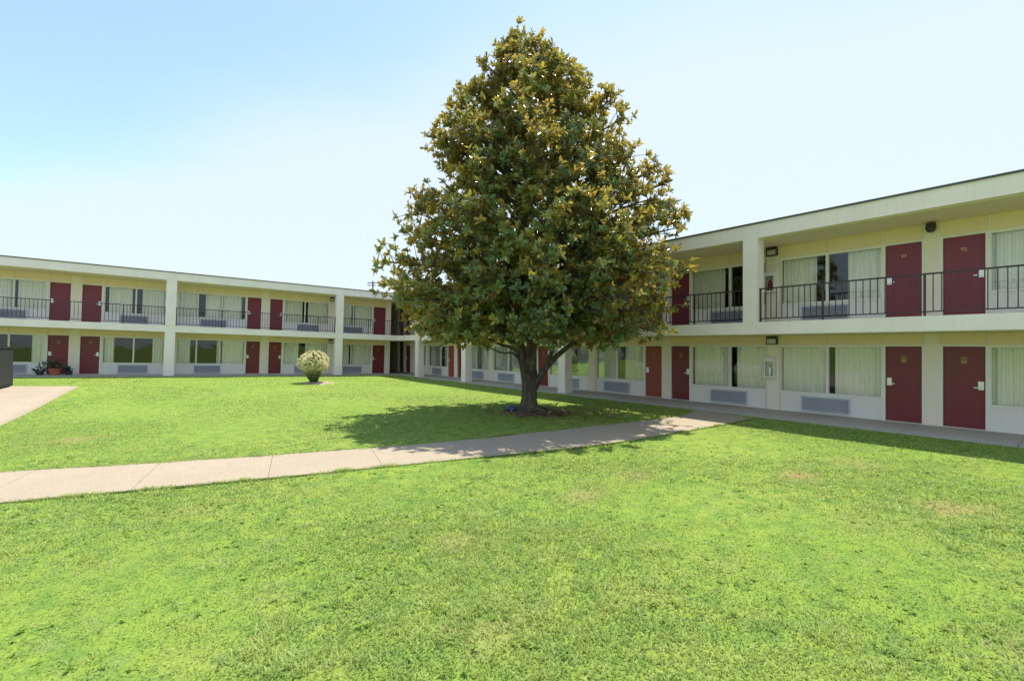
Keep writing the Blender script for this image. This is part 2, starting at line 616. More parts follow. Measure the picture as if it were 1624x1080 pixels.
        self.bx(s, ua, ub, -D - 0.16, -0.13, Z_FB - 0.022 - drop, Z_FB - 0.002 - drop)
        s.build('soffit', M['soffit'], roof)
        sl = MB()
        self.bx(sl, ua, ub, back, 0.0, Z_SB - drop, Z_ST - drop)
        slab = sl.build('balcony_slab', M['white'], self.o)
        s = MB()
        self.bx(s, ua, ub, -D - 0.16, -0.13, Z_SB - 0.02 - drop, Z_SB - 0.003 - drop)
        s.build('soffit', M['soffit'], slab)
        w = MB()
        self.bx(w, ua, ub, back - 0.2, back - 0.003, 0, Z_FB - 0.003)
        for p in parties + [ub - 0.1]:
            self.bx(w, p - 0.08, p + 0.08, back, -D - 0.15, 0.0, Z_SB - 0.004)
            self.bx(w, p - 0.08, p + 0.08, back, -D - 0.15, Z_ST + 0.002, Z_FB - 0.004)
        self.bx(w, ua, ub, back, -D - 0.13, -0.15, -0.004)
        w.build('room_partition', M['interior'], self.o)


# ---- right wing
right = empty('motel_wing', (CX, CY, 0), (0, 0, R(-51.7726 + 180)))
tag(right, 'two storey cream motel wing on the right, close by, running behind the big tree', 'motel building', 'wings of the motel')
W = Wing(right, -1)
WW = [0.95, 8.54, 16.2, 23.77, 31.38]
DD = [4.74, 12.37, 19.92, 27.57, 35.2]
W.shell(-8.0, 36.6, -1.75, [w for w in WW] + [d for d in DD])
# what each window shows: (u0, u1): mullion, curtains, grille
RG = {0: ((-1.0, 0.76), [0.0], [(-0.95, -0.1), (0.1, 0.76)], (-0.5, 0.5)),
      1: ((1.14, 3.73), [2.78], [(1.14, 2.54), (3.09, 3.7)], (1.75, 3.0)),
      2: ((5.75, 8.35), [7.05], [(5.75, 6.82), (7.35, 8.35)], (6.5, 7.76)),
      3: ((8.73, 11.36), [10.14], [(8.73, 10.02), (10.25, 11.3)], (9.25, 10.63)),
      4: ((13.38, 16.01), [14.7], [(13.4, 14.5), (15.13, 16.0)], (14.1, 15.35)),
      5: ((16.39, 18.91), [17.55], [(16.4, 17.42), (17.87, 18.88)], (16.88, 18.2)),
      6: ((20.93, 23.58), [22.36], [(21.0, 22.31), (22.51, 23.55)], (21.7, 22.96)),
      7: ((23.96, 26.56), [25.25], [(24.0, 25.2), (25.40, 26.52)], (24.58, 25.82)),
      8: ((28.58, 31.19), [29.9], [(28.6, 29.8), (29.95, 31.15)], (29.4, 30.6)),
      9: ((31.57, 34.19), [32.9], [(31.6, 32.7), (33.0, 34.1)], (32.2, 33.4))}
RU = {0: RG[0], 1: RG[1], 2: RG[2], 3: RG[3],
      4: ((13.38, 16.01), [14.7], [(13.4, 14.6), (14.9, 16.0)], (14.1, 15.35)),
      5: ((16.39, 18.91), [17.55], [(16.4, 17.3), (17.8, 18.88)], (16.88, 18.2)),
      6: ((20.93, 23.58), [22.37], [(20.95, 22.14), (23.0, 23.55)], (21.7, 22.96)),
      7: ((23.96, 26.56), [25.25], [(24.0, 24.92), (25.70, 26.52)], (24.58, 25.80)),
      8: ((28.58, 31.19), [29.9], [(28.6, 29.8), (29.95, 31.15)], (29.4, 30.6)),
      9: RG[9]}
for zf, zc, T, up in ((0.0, Z_SB - 0.022, RG, False), (Z_ST, Z_FB - 0.025, RU, True)):
    for c in WW: W.post(c - 0.19, c + 0.19, zf, zc, ((c - 0.215, c - 0.19), (c + 0.19, c + 0.215)))
    for c in DD: W.post(c - 0.15, c + 0.15, zf, zc, ((c - 1.035, c - 1.005), (c + 1.005, c + 1.035)), 2)
    for a, b in ((-1.62, -1.0), (-2.78, -2.48), (-7.9, -3.7), (36.06, 36.6)): W.post(a, b, zf, zc)
    for k, (rng_, mul, cur, gr) in T.items():
        W.window(rng_[0], rng_[1], zf, zc, mul, cur, gr)
    for i, c in enumerate(DD):
        mat = M['door_upper'] if up else M['door_lower']
        mats = [mat, mat]
        if not up and i in (0, 2): mats[0] = M['door_brown']
        nums = (None, None)
        if i == 3: nums = ('97', '92') if up else ('45', '41')
        W.door(c - 1.005, c - 0.15, zf, zc, 0, mats[0], nums[0], not up, 'faded brownish red door' if mats[0] is M['door_brown'] else None)
        W.door(c + 0.15, c + 1.005, zf, zc, 1, mats[1], nums[1], not up)
    W.door(-2.48, -1.62, zf, zc, 0, M['door_lower'])
COLS_R = [2.6, 8.2, 15.93, 23.81, 31.6]
for u in COLS_R: W.column(u, ground=abs(u - 23.81) > 0.1)
W.railing(0.02, 2.38, [1.2])
for a, b in zip(COLS_R[:-1], COLS_R[1:]):
    W.railing(a + 0.215, b - 0.215, [a + (b - a) * t for t in (0.235, 0.5, 0.765)])
W.railing(31.82, 36.5, [33.4, 35.0])
for c in WW[1:]:
    W.lamp(c, Z_SB - 0.022); W.lamp(c, Z_FB - 0.025)
for c in DD[2:4]:
    W.lamp(c, Z_FB - 0.025, True)

# ---- left wing (climbs with the ground)
left = empty('motel_wing', (CX, CY, 0), (0, -TILT, R(214.496)))
tag(left, 'two storey cream motel wing on the left with shrub and potted plants in front', 'motel building', 'wings of the motel')
W = Wing(left, 1)
W.shell(0.0, 27.5, 0.11, [0.27, 4.16, 8.13, 12.86, 16.87, 21.5], drop=0.004)
LG = [((1.45, 3.98), [2.83], [(1.48, 2.72), (2.92, 3.95)], (2.1, 3.4)),
      ((4.36, 7.08), [5.72], [(4.36, 5.66), (6.14, 7.08)], (5.6, 6.4)),
      ((9.20, 12.6), [11.64, 10.48], [(9.25, 10.38), (10.45, 10.64), (11.93, 12.6)], (10.43, 11.73)),
      ((13.12, 15.78), [14.48], [(13.15, 13.68), (15.31, 15.76)], (13.84, 15.11)),
      ((17.96, 21.3), [19.25], [(17.98, 18.48), (20.2, 21.3)], (18.6, 19.9)),
      ((21.7, 25.0), [23.3], [(21.7, 23.0), (23.6, 25.0)], (22.6, 23.9))]
LU = [((1.45, 3.98), [2.75], [(1.48, 2.62), (2.80, 3.95)], (2.1, 3.4)),
      ((4.36, 7.08), [5.85], [(4.36, 5.66), (5.98, 7.08)], (5.0, 6.3)),
      ((9.20, 12.6), [11.64, 10.44], [(9.42, 10.38), (10.48, 11.27), (11.63, 12.6)], (10.2, 11.5)),
      ((13.12, 15.78), [14.45], [(13.15, 14.2), (14.62, 15.6)], (13.9, 15.1)),
      ((17.96, 21.3), [19.15], [(17.98, 19.05), (19.25, 21.3)], (18.68, 19.9)),
      ((21.7, 25.0), [23.3], [(21.7, 23.0), (23.6, 25.0)], (22.6, 23.9))]
LD = [(0.44, 1.41, 1, False), (7.12, 7.94, 0, True), (8.33, 9.17, 1, True), (15.83, 16.70, 0, True), (17.04, 17.92, 1, True),
      (25.04, 25.9, 1, True)]
for zf, zc, T, up in ((0.0, Z_SB - 0.024, LG, False), (Z_ST, Z_FB - 0.03, LU, True)):
    for a, b in ((0.11, 0.44), (3.98, 4.36), (7.94, 8.33), (12.6, 13.12), (16.70, 17.04), (21.3, 21.7), (25.9, 27.5)):
        W.post(a, b, zf, zc)
    for a, b in ((1.41, 1.45), (7.08, 7.12), (9.17, 9.20), (15.78, 15.83), (17.92, 17.96), (25.0, 25.04)):
        trim = MB()
        W.bx(trim, a, b, -D - 0.14, -D + 0.03, zf, zc)
        trim.build('wall_trim', M['trim'], left)
    for rng_, mul, cur, gr in T:
        W.window(rng_[0], rng_[1], zf, zc, mul, cur, gr)
    for u0, u1, lk, pl in LD:
        W.door(u0, u1, zf, zc, lk, M['door_upper'] if up else M['door_lower'], None, not up)
wb = MB()
W.bx(wb, -4.2, -0.01, -7.2, -7.0, 0.0, Z_SB + 0.2)
W.bx(wb, -4.2, -0.01, -7.2, -7.0, Z_ST + 0.01, Z_FB + 0.2)
wb.build('passage_wall', M['interior'], left)
COLS_L = [4.08, 12.86, 21.9]
for u in COLS_L: W.column(u, 0.46)
W.railing(0.02, 3.85, [2.19])
W.railing(4.31, 12.63, [5.36, 7.6, 10.51])
W.railing(13.09, 21.67, [14.84, 17.0, 19.3])
W.railing(22.13, 27.4, [24.5])
for c in (4.17, 21.5):
    W.lamp(c, Z_SB - 0.024); W.lamp(c, Z_FB - 0.03)

# ------------------------------------------------------------------ walkways in front of the rooms
mb = MB()
edges = list(np.arange(-1.2, 36.7, 1.9)) + [36.7]
for a, b in zip(edges[:-1], edges[1:]):
    mb.box(-(a + 0.006), -(b - 0.006), -D - 0.12, 0.10, -0.25, 0.0)
wk = mb.build('walkway', M['walk'])
wk.location = (CX, CY, 0); wk.rotation_euler = (0, 0, R(-51.7726 + 180))
tag(wk, kind='structure')
mb = MB()
edges = list(np.arange(0.10, 27.6, 1.95)) + [27.6]
for a, b in zip(edges[:-1], edges[1:]):
    mb.box(a + 0.006, b - 0.006, -D - 0.12, 0.10, -0.25, 0.0)
mb.box(-3.5, 0.09, -7.5, -0.06, -0.25, -0.006)
wk2 = mb.build('walkway', M['walk'])
wk2.location = (CX, CY, 0); wk2.rotation_euler = (0, -TILT, R(214.496))
tag(wk2, kind='structure')

# ------------------------------------------------------------------ path and pad
UP = np.array([(-14.5, 5.6), (-11.0, 6.72), (-8.29, 7.66), (-6.17, 8.24), (-3.78, 9.08), (-1.49, 9.98), (0.41, 11.05), (2.23, 12.15), (3.96, 13.04),
               (4.75, 13.55), (5.45, 14.34), (5.85, 15.15)])
LO = np.array([(-13.5, 3.6), (-9.6, 4.95), (-6.67, 6.16), (-5.09, 6.80), (-3.14, 7.54), (-1.25, 8.38), (0.46, 9.08), (2.53, 10.12), (3.5, 10.85),
               (4.38, 11.42), (5.68, 12.40), (6.75, 13.25)])


def resample(P, n):
    d = np.r_[0, np.cumsum(np.hypot(*np.diff(P, axis=0).T))]
    t = np.linspace(0, d[-1], n)
    return np.c_[np.interp(t, d, P[:, 0]), np.interp(t, d, P[:, 1])]


def smooth(P, n):
    Q = resample(P, 60)
    for _ in range(6):
        Q[1:-1] = (Q[:-2] + 2 * Q[1:-1] + Q[2:]) / 4
    return resample(Q, n)


NS = 13
SUB = 5
ua_, la_ = smooth(UP, NS * SUB + 1), smooth(LO, NS * SUB + 1)
mb = MB()
for s in range(NS):
    a, b = s * SUB, (s + 1) * SUB
    g = 0.0035
    pu = ua_[a:b + 1].copy(); pl = la_[a:b + 1].copy()
    for P in (pu, pl):
        P[0] += (P[1] - P[0]) * g / np.linalg.norm(P[1] - P[0])
        P[-1] += (P[-2] - P[-1]) * g / np.linalg.norm(P[-2] - P[-1])
    k = len(mb.v)
    n = SUB + 1
    for P, z in ((pu, -0.030), (pl, -0.030), (pu, -0.2), (pl, -0.2)):
        mb.v += [(x, y, z + random.uniform(-0.0006, 0.0006)) for x, y in P]
    for i in range(SUB):
        mb.f += [(k + n + i, k + n + i + 1, k + i + 1, k + i), (k + i, k + i + 1, k + 2 * n + i + 1, k + 2 * n + i),
                 (k + n + i + 1, k + n + i, k + 3 * n + i, k + 3 * n + i + 1)]
        mb.m += [0, 0, 0]
    mb.f += [(k, k + 2 * n, k + 3 * n, k + n), (k + SUB, k + n + SUB, k + 3 * n + SUB, k + 2 * n + SUB)]
    mb.m += [0, 0]
k = len(mb.v); n = len(ua_)
mb.v += [(x, y, -0.046) for x, y in ua_] + [(x, y, -0.046) for x, y in la_]
for i in range(n - 1):
    mb.f.append((k + n + i, k + n + i + 1, k + i + 1, k + i)); mb.m.append(1)
tag(mb.build('path', [M['path'], M['soil']]), kind='structure')
PATH_POLY = np.vstack([ua_, la_[::-1]])

PA, PB = np.array((-17.39, 19.0)), np.array((-12.97, 12.0))
PAD_POLY = np.array([(-17.39, 19.0), (-12.97, 12.0), (-11.5, 9.67), (-16.5, 7.8), (-27.0, 14.0), (-27.0, 15.52)])


def inside(poly, x, y):
    x = np.asarray(x); y = np.asarray(y)
    r = np.zeros(x.shape, bool)
    j = len(poly) - 1
    for i in range(len(poly)):
        xi, yi = poly[i]; xj, yj = poly[j]
        c = ((yi > y) != (yj > y)) & (x < (xj - xi) * (y - yi) / (yj - yi + 1e-12) + xi)
        r ^= c
        j = i
    return r


# pad draped on the ground: rows between the right edge and the far left
V, F = [], []
nu, nv = 16, 22
e0 = resample(np.array([(-17.39, 19.0), (-11.5, 9.67)]), nv)
e1 = resample(np.array([(-27.0, 15.52), (-22.0, 5.8)]), nv)
for j in range(nv):
    for i in range(nu):
        p = e0[j] + (e1[j] - e0[j]) * i / (nu - 1)
        V.append((p[0], p[1], float(terrain(*p)) + 0.022))
for j in range(nv - 1):
    for i in range(nu - 1):
        a = j * nu + i
        F.append((a, a + nu, a + nu + 1, a + 1))
PAD_POLY = np.vstack([e0[0], e0[-1], e1[-1], e1[0]])
k = len(V)
edge = [j * nu for j in range(nv)]
for j in edge: V.append((V[j][0], V[j][1], V[j][2] - 0.1))
for q in range(nv - 1): F.append((edge[q], k + q, k + q + 1, edge[q + 1]))
top = list(range(nu))
k = len(V)
for j in top: V.append((V[j][0], V[j][1], V[j][2] - 0.1))
for q in range(nu - 1): F.append((top[q], top[q + 1], k + q + 1, k + q))
tag(fast_mesh('concrete_pad', V, F, M['pad']), kind='structure')

# ------------------------------------------------------------------ ground
TREE = np.array((0.52, 14.75))
SHRUB = np.array((-9.96, 23.75))
SHZ = float(terrain(*SHRUB)) + 0.05
DRY = [(-3.9, 5.9, 0.22), (-1.5, 4.2, 0.16), (0.4, 4.6, 0.16), (-4.6, 6.0, 0.14), (1.0, 3.15, 0.14), (-2.6, 5.1, 0.15), (2.9, 6.6, 0.25), (-1.1, 3.0, 0.13), (0.2, 5.8, 0.18), (4.0, 5.4, 0.22), (-3.0, 3.7, 0.15), (2.0, 4.4, 0.14), (-9.6, 10.3, 0.55), (0.9, 6.6, 0.35), (1.9, 7.6, 0.3), (5.6, 6.0, 0.5), (3.2, 4.4, 0.3), (3.3, 3.2, 0.35), (-0.2, 3.4, 0.25), (-3.6, 4.4, 0.3),
       (1.2, 3.9, 0.25), (4.5, 7.5, 0.45), (-2.2, 3.1, 0.22), (2.3, 5.2, 0.25), (6.0, 8.3, 0.5), (-0.7, 5.0, 0.3)]


def dryness(x, y):
    d = np.zeros(np.shape(x))
    for cx, cy, r in DRY:
        wob = 1 + 0.35 * np.sin(5 * np.arctan2(y - cy, x - cx) + cx * 7) + 0.2 * np.sin(9 * np.arctan2(y - cy, x - cx) + cy)
        d = np.maximum(d, np.clip(1.25 - np.hypot((x - cx) / 1.3, y - cy) / (0.62 * r * wob), 0, 1) * 0.8)
    return d


dense = np.arange(-32, 32.01, 0.5)
gx = np.r_[-600, -350, -200, -120, -80, -55, -42, dense, 42, 55, 80, 120, 200, 350, 600]
dy_ = np.arange(-4, 50.01, 0.5)
gy = np.r_[-600, -300, -150, -80, -40, -20, -10, dy_, 60, 80, 120, 200, 350, 600]
X, Y = np.meshgrid(gx, gy)
Z = terrain(X, Y) + 0.012 * np.sin(X * 0.9 + Y * 0.4) * np.cos(Y * 0.7 - X * 0.2) * (np.abs(X) < 40)
V = np.c_[X.ravel(), Y.ravel(), Z.ravel()]
nx, ny = len(gx), len(gy)
I = (np.arange(ny - 1)[:, None] * nx + np.arange(nx - 1)[None, :]).ravel()
F = np.c_[I, I + 1, I + nx + 1, I + nx]
g = fast_mesh('ground', V, F, M['ground'], smooth=True)
a = g.data.attributes.new('dry', 'FLOAT', 'POINT')
a.data.foreach_set('value', dryness(X.ravel(), Y.ravel()).astype(np.float32))
tag(g, kind='structure')

# ------------------------------------------------------------------ grass blades


def scatter(d0, d1, dens, spread=1.22, margin=3.0):
    hw = spread * d1 + margin
    n = int(dens * (d1 - d0) * 2 * hw)
    y = rng.uniform(d0, d1, n)
    x = rng.uniform(-hw, hw, n)
    k = np.abs(x) < spread * y + margin
    return x[k], y[k]


gxs, gys, size, wid = [], [], [], []
for d0, d1, dens, L_, w_ in ((1.2, 2.0, 3500, 0.044, 0.0085), (2.0, 3.6, 6500, 0.044, 0.0085), (3.6, 5.5, 4800, 0.042, 0.0095), (5.5, 8.5, 2700, 0.040, 0.012), (8.5, 13, 1300, 0.036, 0.015),
                             (13, 20, 420, 0.036, 0.024), (20, 34, 90, 0.036, 0.045)):
    x, y = scatter(d0, d1, dens)
    gxs.append(x); gys.append(y)
    size.append(np.full(len(x), L_)); wid.append(np.full(len(x), w_))
x = np.concatenate(gxs); y = np.concatenate(gys); L_ = np.concatenate(size); w_ = np.concatenate(wid)
ex, ey = [], []
for P in (ua_, la_):
    Q = resample(P, 26000)
    j_ = np.abs(rng.normal(0, 0.035, len(Q))) * (0.4 + 1.2 * np.abs(np.sin(Q[:, 0] * 1.7) * np.sin(Q[:, 0] * 4.1 + 1)))
    ctr = (resample(ua_, 26000) + resample(la_, 26000)) / 2 - Q
    ctr /= np.linalg.norm(ctr, axis=1, keepdims=True)
    q = Q + ctr * (j_ * 1.3 - 0.03)[:, None]
    ex.append(q[:, 0]); ey.append(q[:, 1])
ex = np.concatenate(ex); ey = np.concatenate(ey)
sel = (ey > 2.5) & (np.abs(ex) < 1.3 * ey) & (rng.random(len(ex)) < np.clip(9 / ey, 0.2, 1))
ex, ey = ex[sel], ey[sel]
n_edge = len(ex)
x = np.r_[x, ex]; y = np.r_[y, ey]
L_ = np.r_[L_, np.full(n_edge, 0.062)]; w_ = np.r_[w_, np.clip(0.0011 * ey, 0.006, 0.02)]
is_edge = np.r_[np.zeros(len(x) - n_edge, bool), np.ones(n_edge, bool)]
rx, ry = x - CX, y - CY
n_r = rx * -0.78556 + ry * -0.61878
n_l = rx * LN[0] + ry * LN[1]
keep = (n_r > 0.13) & (n_l > 0.13) & (is_edge | ~inside(PATH_POLY, x, y)) & ~inside(PAD_POLY, x, y)
bed = np.hypot(x - TREE[0] - 0.25, (y - TREE[1] + 0.25) * 1.1) < 0.95 + 0.18 * np.sin(6 * np.arctan2(y - TREE[1], x - TREE[0]))
bed2 = np.hypot(x - SHRUB[0] - 0.2, y - SHRUB[1]) < 0.85
keep &= ~bed & ~bed2


def vnoise(x, y, s, seed):
    r = np.random.default_rng(seed)
    g = r.random((128, 128))
    xs, ys = x / s + 57.3, y / s + 41.7
    xi, yi = np.floor(xs).astype(int), np.floor(ys).astype(int)
    fx, fy = xs - xi, ys - yi
    fx = fx * fx * (3 - 2 * fx); fy = fy * fy * (3 - 2 * fy)
    q = lambda a, b: g[(yi + b) % 128, (xi + a) % 128]
    return (q(0, 0) * (1 - fx) + q(1, 0) * fx) * (1 - fy) + (q(0, 1) * (1 - fx) + q(1, 1) * fx) * fy


dr = dryness(x, y)
clump = 0.5 * vnoise(x, y, 0.10, 3) + 0.3 * vnoise(x, y, 0.27, 5) + 0.2 * vnoise(x, y, 0.8, 4)
keep &= rng.random(len(x)) > dr * 0.9
keep &= is_edge | (rng.random(len(x)) < np.clip((clump - 0.5) * 1.6 + 0.85, 0.4, 1))
x, y, L_, w_, clump, dr = [q[keep] for q in (x, y, L_, w_, clump, dr)]
n = len(x)
ang = rng.uniform(0, 2 * math.pi, n)
lean = rng.uniform(0.55, 1.5, n)
ln = L_ * rng.uniform(0.45, 1.15, n) * (0.55 + 0.9 * clump)
tuft = np.clip((vnoise(x, y, 0.33, 9) - 0.70) * 6, 0, 1)
ln *= 1 + 0.75 * tuft
dirx, diry = np.cos(ang), np.sin(ang)
wx, wy = -np.sin(ang + rng.normal(0, 0.6, n)), np.cos(ang + rng.normal(0, 0.6, n))
z0 = terrain(x, y) - 0.004
hz = ln * np.cos(lean); hr = ln * np.sin(lean)
P0 = np.c_[x - wx * w_ / 2, y - wy * w_ / 2, z0]
P1 = np.c_[x + wx * w_ / 2, y + wy * w_ / 2, z0]
mx_, my_, mz_ = x + dirx * hr * 0.38, y + diry * hr * 0.38, z0 + hz * 0.68
P2 = np.c_[mx_ + wx * w_ * 0.4, my_ + wy * w_ * 0.4, mz_]
P3 = np.c_[mx_ - wx * w_ * 0.4, my_ - wy * w_ * 0.4, mz_]
P4 = np.c_[x + dirx * hr, y + diry * hr, z0 + hz]
V = np.stack([P0, P1, P2, P3, P4], 1).reshape(-1, 3)
b_ = np.arange(n)[:, None] * 5
F = np.concatenate([b_ + [0, 1, 2], b_ + [0, 2, 3], b_ + [3, 2, 4]], 1).reshape(-1, 3)
tint = np.clip(rng.normal(0.5, 0.26, n) + (clump - 0.5) * 1.7 + 0.25 * tuft, 0, 1)
warm = (rng.random(n) < 0.04 + 0.35 * dr) * rng.uniform(0.4, 1.0, n)
gr = fast_mesh('grass', V, F, M['blade'], attrs={'tint': np.repeat(tint, 5), 'warm': np.repeat(warm, 5), 'dry': np.repeat(dr * 0.6, 5)})
tag(gr, 'short mown bright green grass covering the courtyard lawn', 'grass', kind='stuff')


# ------------------------------------------------------------------ leaves
def leaves(base, axis, normal, length, width, fold=0.18, curl=0.0):
    """rhombic folded leaves; returns verts (n*4) and tris"""
    axis = axis / np.linalg.norm(axis, axis=1, keepdims=True)
    side = np.cross(axis, normal)
    side /= np.linalg.norm(side, axis=1, keepdims=True) + 1e-9
    nrm = np.cross(side, axis)
    l = length[:, None]; w = width[:, None]
    a1 = base + axis * l * 0.30
    a2 = base + axis * l * 0.68 - nrm * l * curl * 0.4
    up = nrm * w * fold
    A = base
    T = base + axis * l - nrm * l * curl
    V = np.stack([A, a1 - side * w * 0.42 + up, a2 - side * w * 0.48 + up, T, a2 + side * w * 0.48 + up, a1 + side * w * 0.42 + up], 1).reshape(-1, 3)
    k = np.arange(len(base))[:, None] * 6
    F = np.concatenate([k + [0, 3, 2, 1], k + [0, 5, 4, 3]], 1).reshape(-1, 4)
    return V, F


def unit(v):
    return v / (np.linalg.norm(v, axis=-1, keepdims=True) + 1e-9)


def rosettes(cent, axis, count, l0, l1, ratio, spread0=0.5, spread1=1.45):
    """count leaves round each centre, fanned about its axis"""
    m = len(cent)
    C = np.repeat(cent, count, 0); A = unit(np.repeat(axis, count, 0))
    ref = np.where(np.abs(A[:, 2:3]) > 0.9, np.array([[1., 0, 0]]), np.array([[0., 0, 1]]))
    S = unit(np.cross(A, ref)); T = np.cross(A, S)
    ph = np.tile(np.arange(count) * 2.399, m) + np.repeat(rng.uniform(0, 6.3, m), count) + rng.normal(0, 0.25, m * count)
    sp = rng.uniform(spread0, spread1, m * count)
    rad = S * np.cos(ph)[:, None] + T * np.sin(ph)[:, None]
    d = A * np.cos(sp)[:, None] + rad * np.sin(sp)[:, None]
    nrm = A * np.sin(sp)[:, None] - rad * np.cos(sp)[:, None] + rng.normal(0, 0.25, (m * count, 3))
    ln = rng.uniform(l0, l1, m * count)
    base = C + A * rng.uniform(-0.08, 0.05, m * count)[:, None] * (l1 / 0.2)
    return leaves(base, d, nrm, ln, ln * ratio * rng.uniform(0.8, 1.15, m * count), curl=0.06)


# low broad-leaved weeds in the lawn
wx_, wy_ = scatter(2.0, 10.0, 14.0)
kk = ~inside(PATH_POLY, wx_, wy_) & (vnoise(wx_, wy_, 0.7, 21) > 0.42) & (((wx_ - CX) * -0.78556 + (wy_ - CY) * -0.61878) > 0.3)
wx_, wy_ = wx_[kk], wy_[kk]
wc = np.c_[wx_, wy_, terrain(wx_, wy_) + 0.016]
V, F = rosettes(wc, np.c_[rng.normal(0, 0.15, (len(wc), 2)), np.ones(len(wc))], 7, 0.018, 0.045, 0.5, 1.1, 1.55)
wt = np.repeat(rng.random(len(wc)), 7) * 0.7 + rng.random(len(wc) * 7) * 0.3
tag(fast_mesh('lawn_weeds', V, F, M['weed_leaf'], attrs={'tint': np.repeat(wt, 6)}), 'low broad leaved weeds scattered through the lawn', 'weeds', kind='stuff')

# ------------------------------------------------------------------ magnolia
tree = empty('magnolia_tree', (TREE[0], TREE[1], -0.05))
tag(tree, 'tall cone shaped magnolia tree with rusty green leaves standing on the lawn', 'tree')
PROF = [(1.9, 2.6), (2.4, 3.85), (3.0, 4.4), (3.8, 4.55), (4.8, 4.4), (5.8, 4.2), (6.6, 4.0), (7.2, 3.6), (7.9, 3.2), (8.7, 2.85), (9.5, 2.35),
        (10.2, 1.7), (10.7, 1.25), (11.1, 0.75), (11.5, 0.38), (11.9, 0.25)]
PZ = np.array([p[0] for p in PROF]); PR = np.array([p[1] for p in PROF])
prof = lambda z: np.interp(z, PZ, PR)

tk = MB()
# trunk with root flare
zs = [-0.12, 0.0, 0.08, 0.2, 0.4, 0.7, 1.0, 1.25]
rs = [0.54, 0.42, 0.34, 0.285, 0.250, 0.235, 0.24, 0.25]
tk.tube([(0.02 * math.sin(z * 2), 0.0, z) for z in zs], rs, 18, jag=0.10)
for i in range(7):                                   # surface roots
    a = i * 0.9 + 0.3
    tk.tube([(0.18 * math.cos(a), 0.18 * math.sin(a), 0.14), (0.5 * math.cos(a), 0.5 * math.sin(a), 0.05),
             (0.85 * math.cos(a + 0.15), 0.85 * math.sin(a + 0.15), -0.06)], [0.10, 0.07, 0.02], 7)
stems = []


def stem(pts, r0, r1):
    pts = [Vector(p) for p in pts]
    fine = []
    for i in range(len(pts) - 1):
        p0 = pts[max(i - 1, 0)]; p1 = pts[i]; p2 = pts[i + 1]; p3 = pts[min(i + 2, len(pts) - 1)]
        for t in (0, 0.25, 0.5, 0.75):
            fine.append(0.5 * ((2 * p1) + (p2 - p0) * t + (2 * p0 - 5 * p1 + 4 * p2 - p3) * t * t + (3 * p1 - p0 - 3 * p2 + p3) * t ** 3))
    fine.append(pts[-1])
    m = len(fine)
    r0 *= 0.8
    tk.tube(fine, [r0 + (r1 - r0) * (i / (m - 1)) ** 0.8 for i in range(m)], 10, jag=0.08)
    stems.append(fine)
    return fine


s1 = stem([(-0.06, 0.0, 1.05), (-0.20, 0.03, 1.7), (-0.30, 0.05, 2.4), (-0.28, 0.0, 3.6), (-0.15, 0.0, 5.5), (-0.12, 0, 7.5), (-0.25, 0, 9.5), (-0.35, 0, 10.8), (-0.35, 0, 11.6)], 0.22, 0.02)
s2 = stem([(0.10, -0.02, 1.05), (0.12, -0.06, 1.7), (0.16, -0.08, 2.4), (0.30, -0.1, 3.8), (0.55, 0.0, 5.6), (0.7, 0.1, 7.4), (0.9, 0.1, 9.0), (1.0, 0.1, 10.4)], 0.20, 0.02)
s3 = stem([(0.16, 0.0, 0.72), (0.38, -0.1, 1.15), (0.75, -0.18, 1.62), (1.25, -0.25, 2.05), (2.0, -0.4, 2.5), (3.0, -0.5, 2.9), (4.0, -0.6, 3.3)], 0.16, 0.025)
s4 = stem([(0.55, -0.14, 1.42), (0.72, -0.1, 1.9), (0.95, 0.0, 2.5), (1.3, 0.1, 3.3), (1.9, 0.2, 4.4)], 0.10, 0.025)
s5 = stem([(-0.22, 0.03, 1.72), (-0.50, 0.0, 1.98), (-0.95, -0.1, 2.12), (-1.7, -0.2, 2.5), (-2.8, -0.3, 2.9)], 0.085, 0.02)
s6 = stem([(-0.24, -0.02, 1.55), (-0.48, -0.12, 1.82), (-0.85, -0.3, 1.84), (-1.4, -0.6, 2.1)], 0.06, 0.015)
s7 = stem([(-0.02, -0.08, 1.5), (0.0, -0.5, 2.2), (0.1, -1.2, 2.9), (0.2, -2.2, 3.5)], 0.09, 0.02)
s8 = stem([(0.02, 0.1, 1.5), (0.0, 0.6, 2.2), (-0.1, 1.4, 2.9), (-0.2, 2.4, 3.5)], 0.09, 0.02)

rc, ra = [], []                                      # rosette centres and axes
main = {0: s1, 1: s2}


def on_stem(s, z):
    for a, b in zip(s[:-1], s[1:]):
        if a.z <= z <= b.z: return a.lerp(b, (z - a.z) / max(b.z - a.z, 1e-4))
    return s[-1]


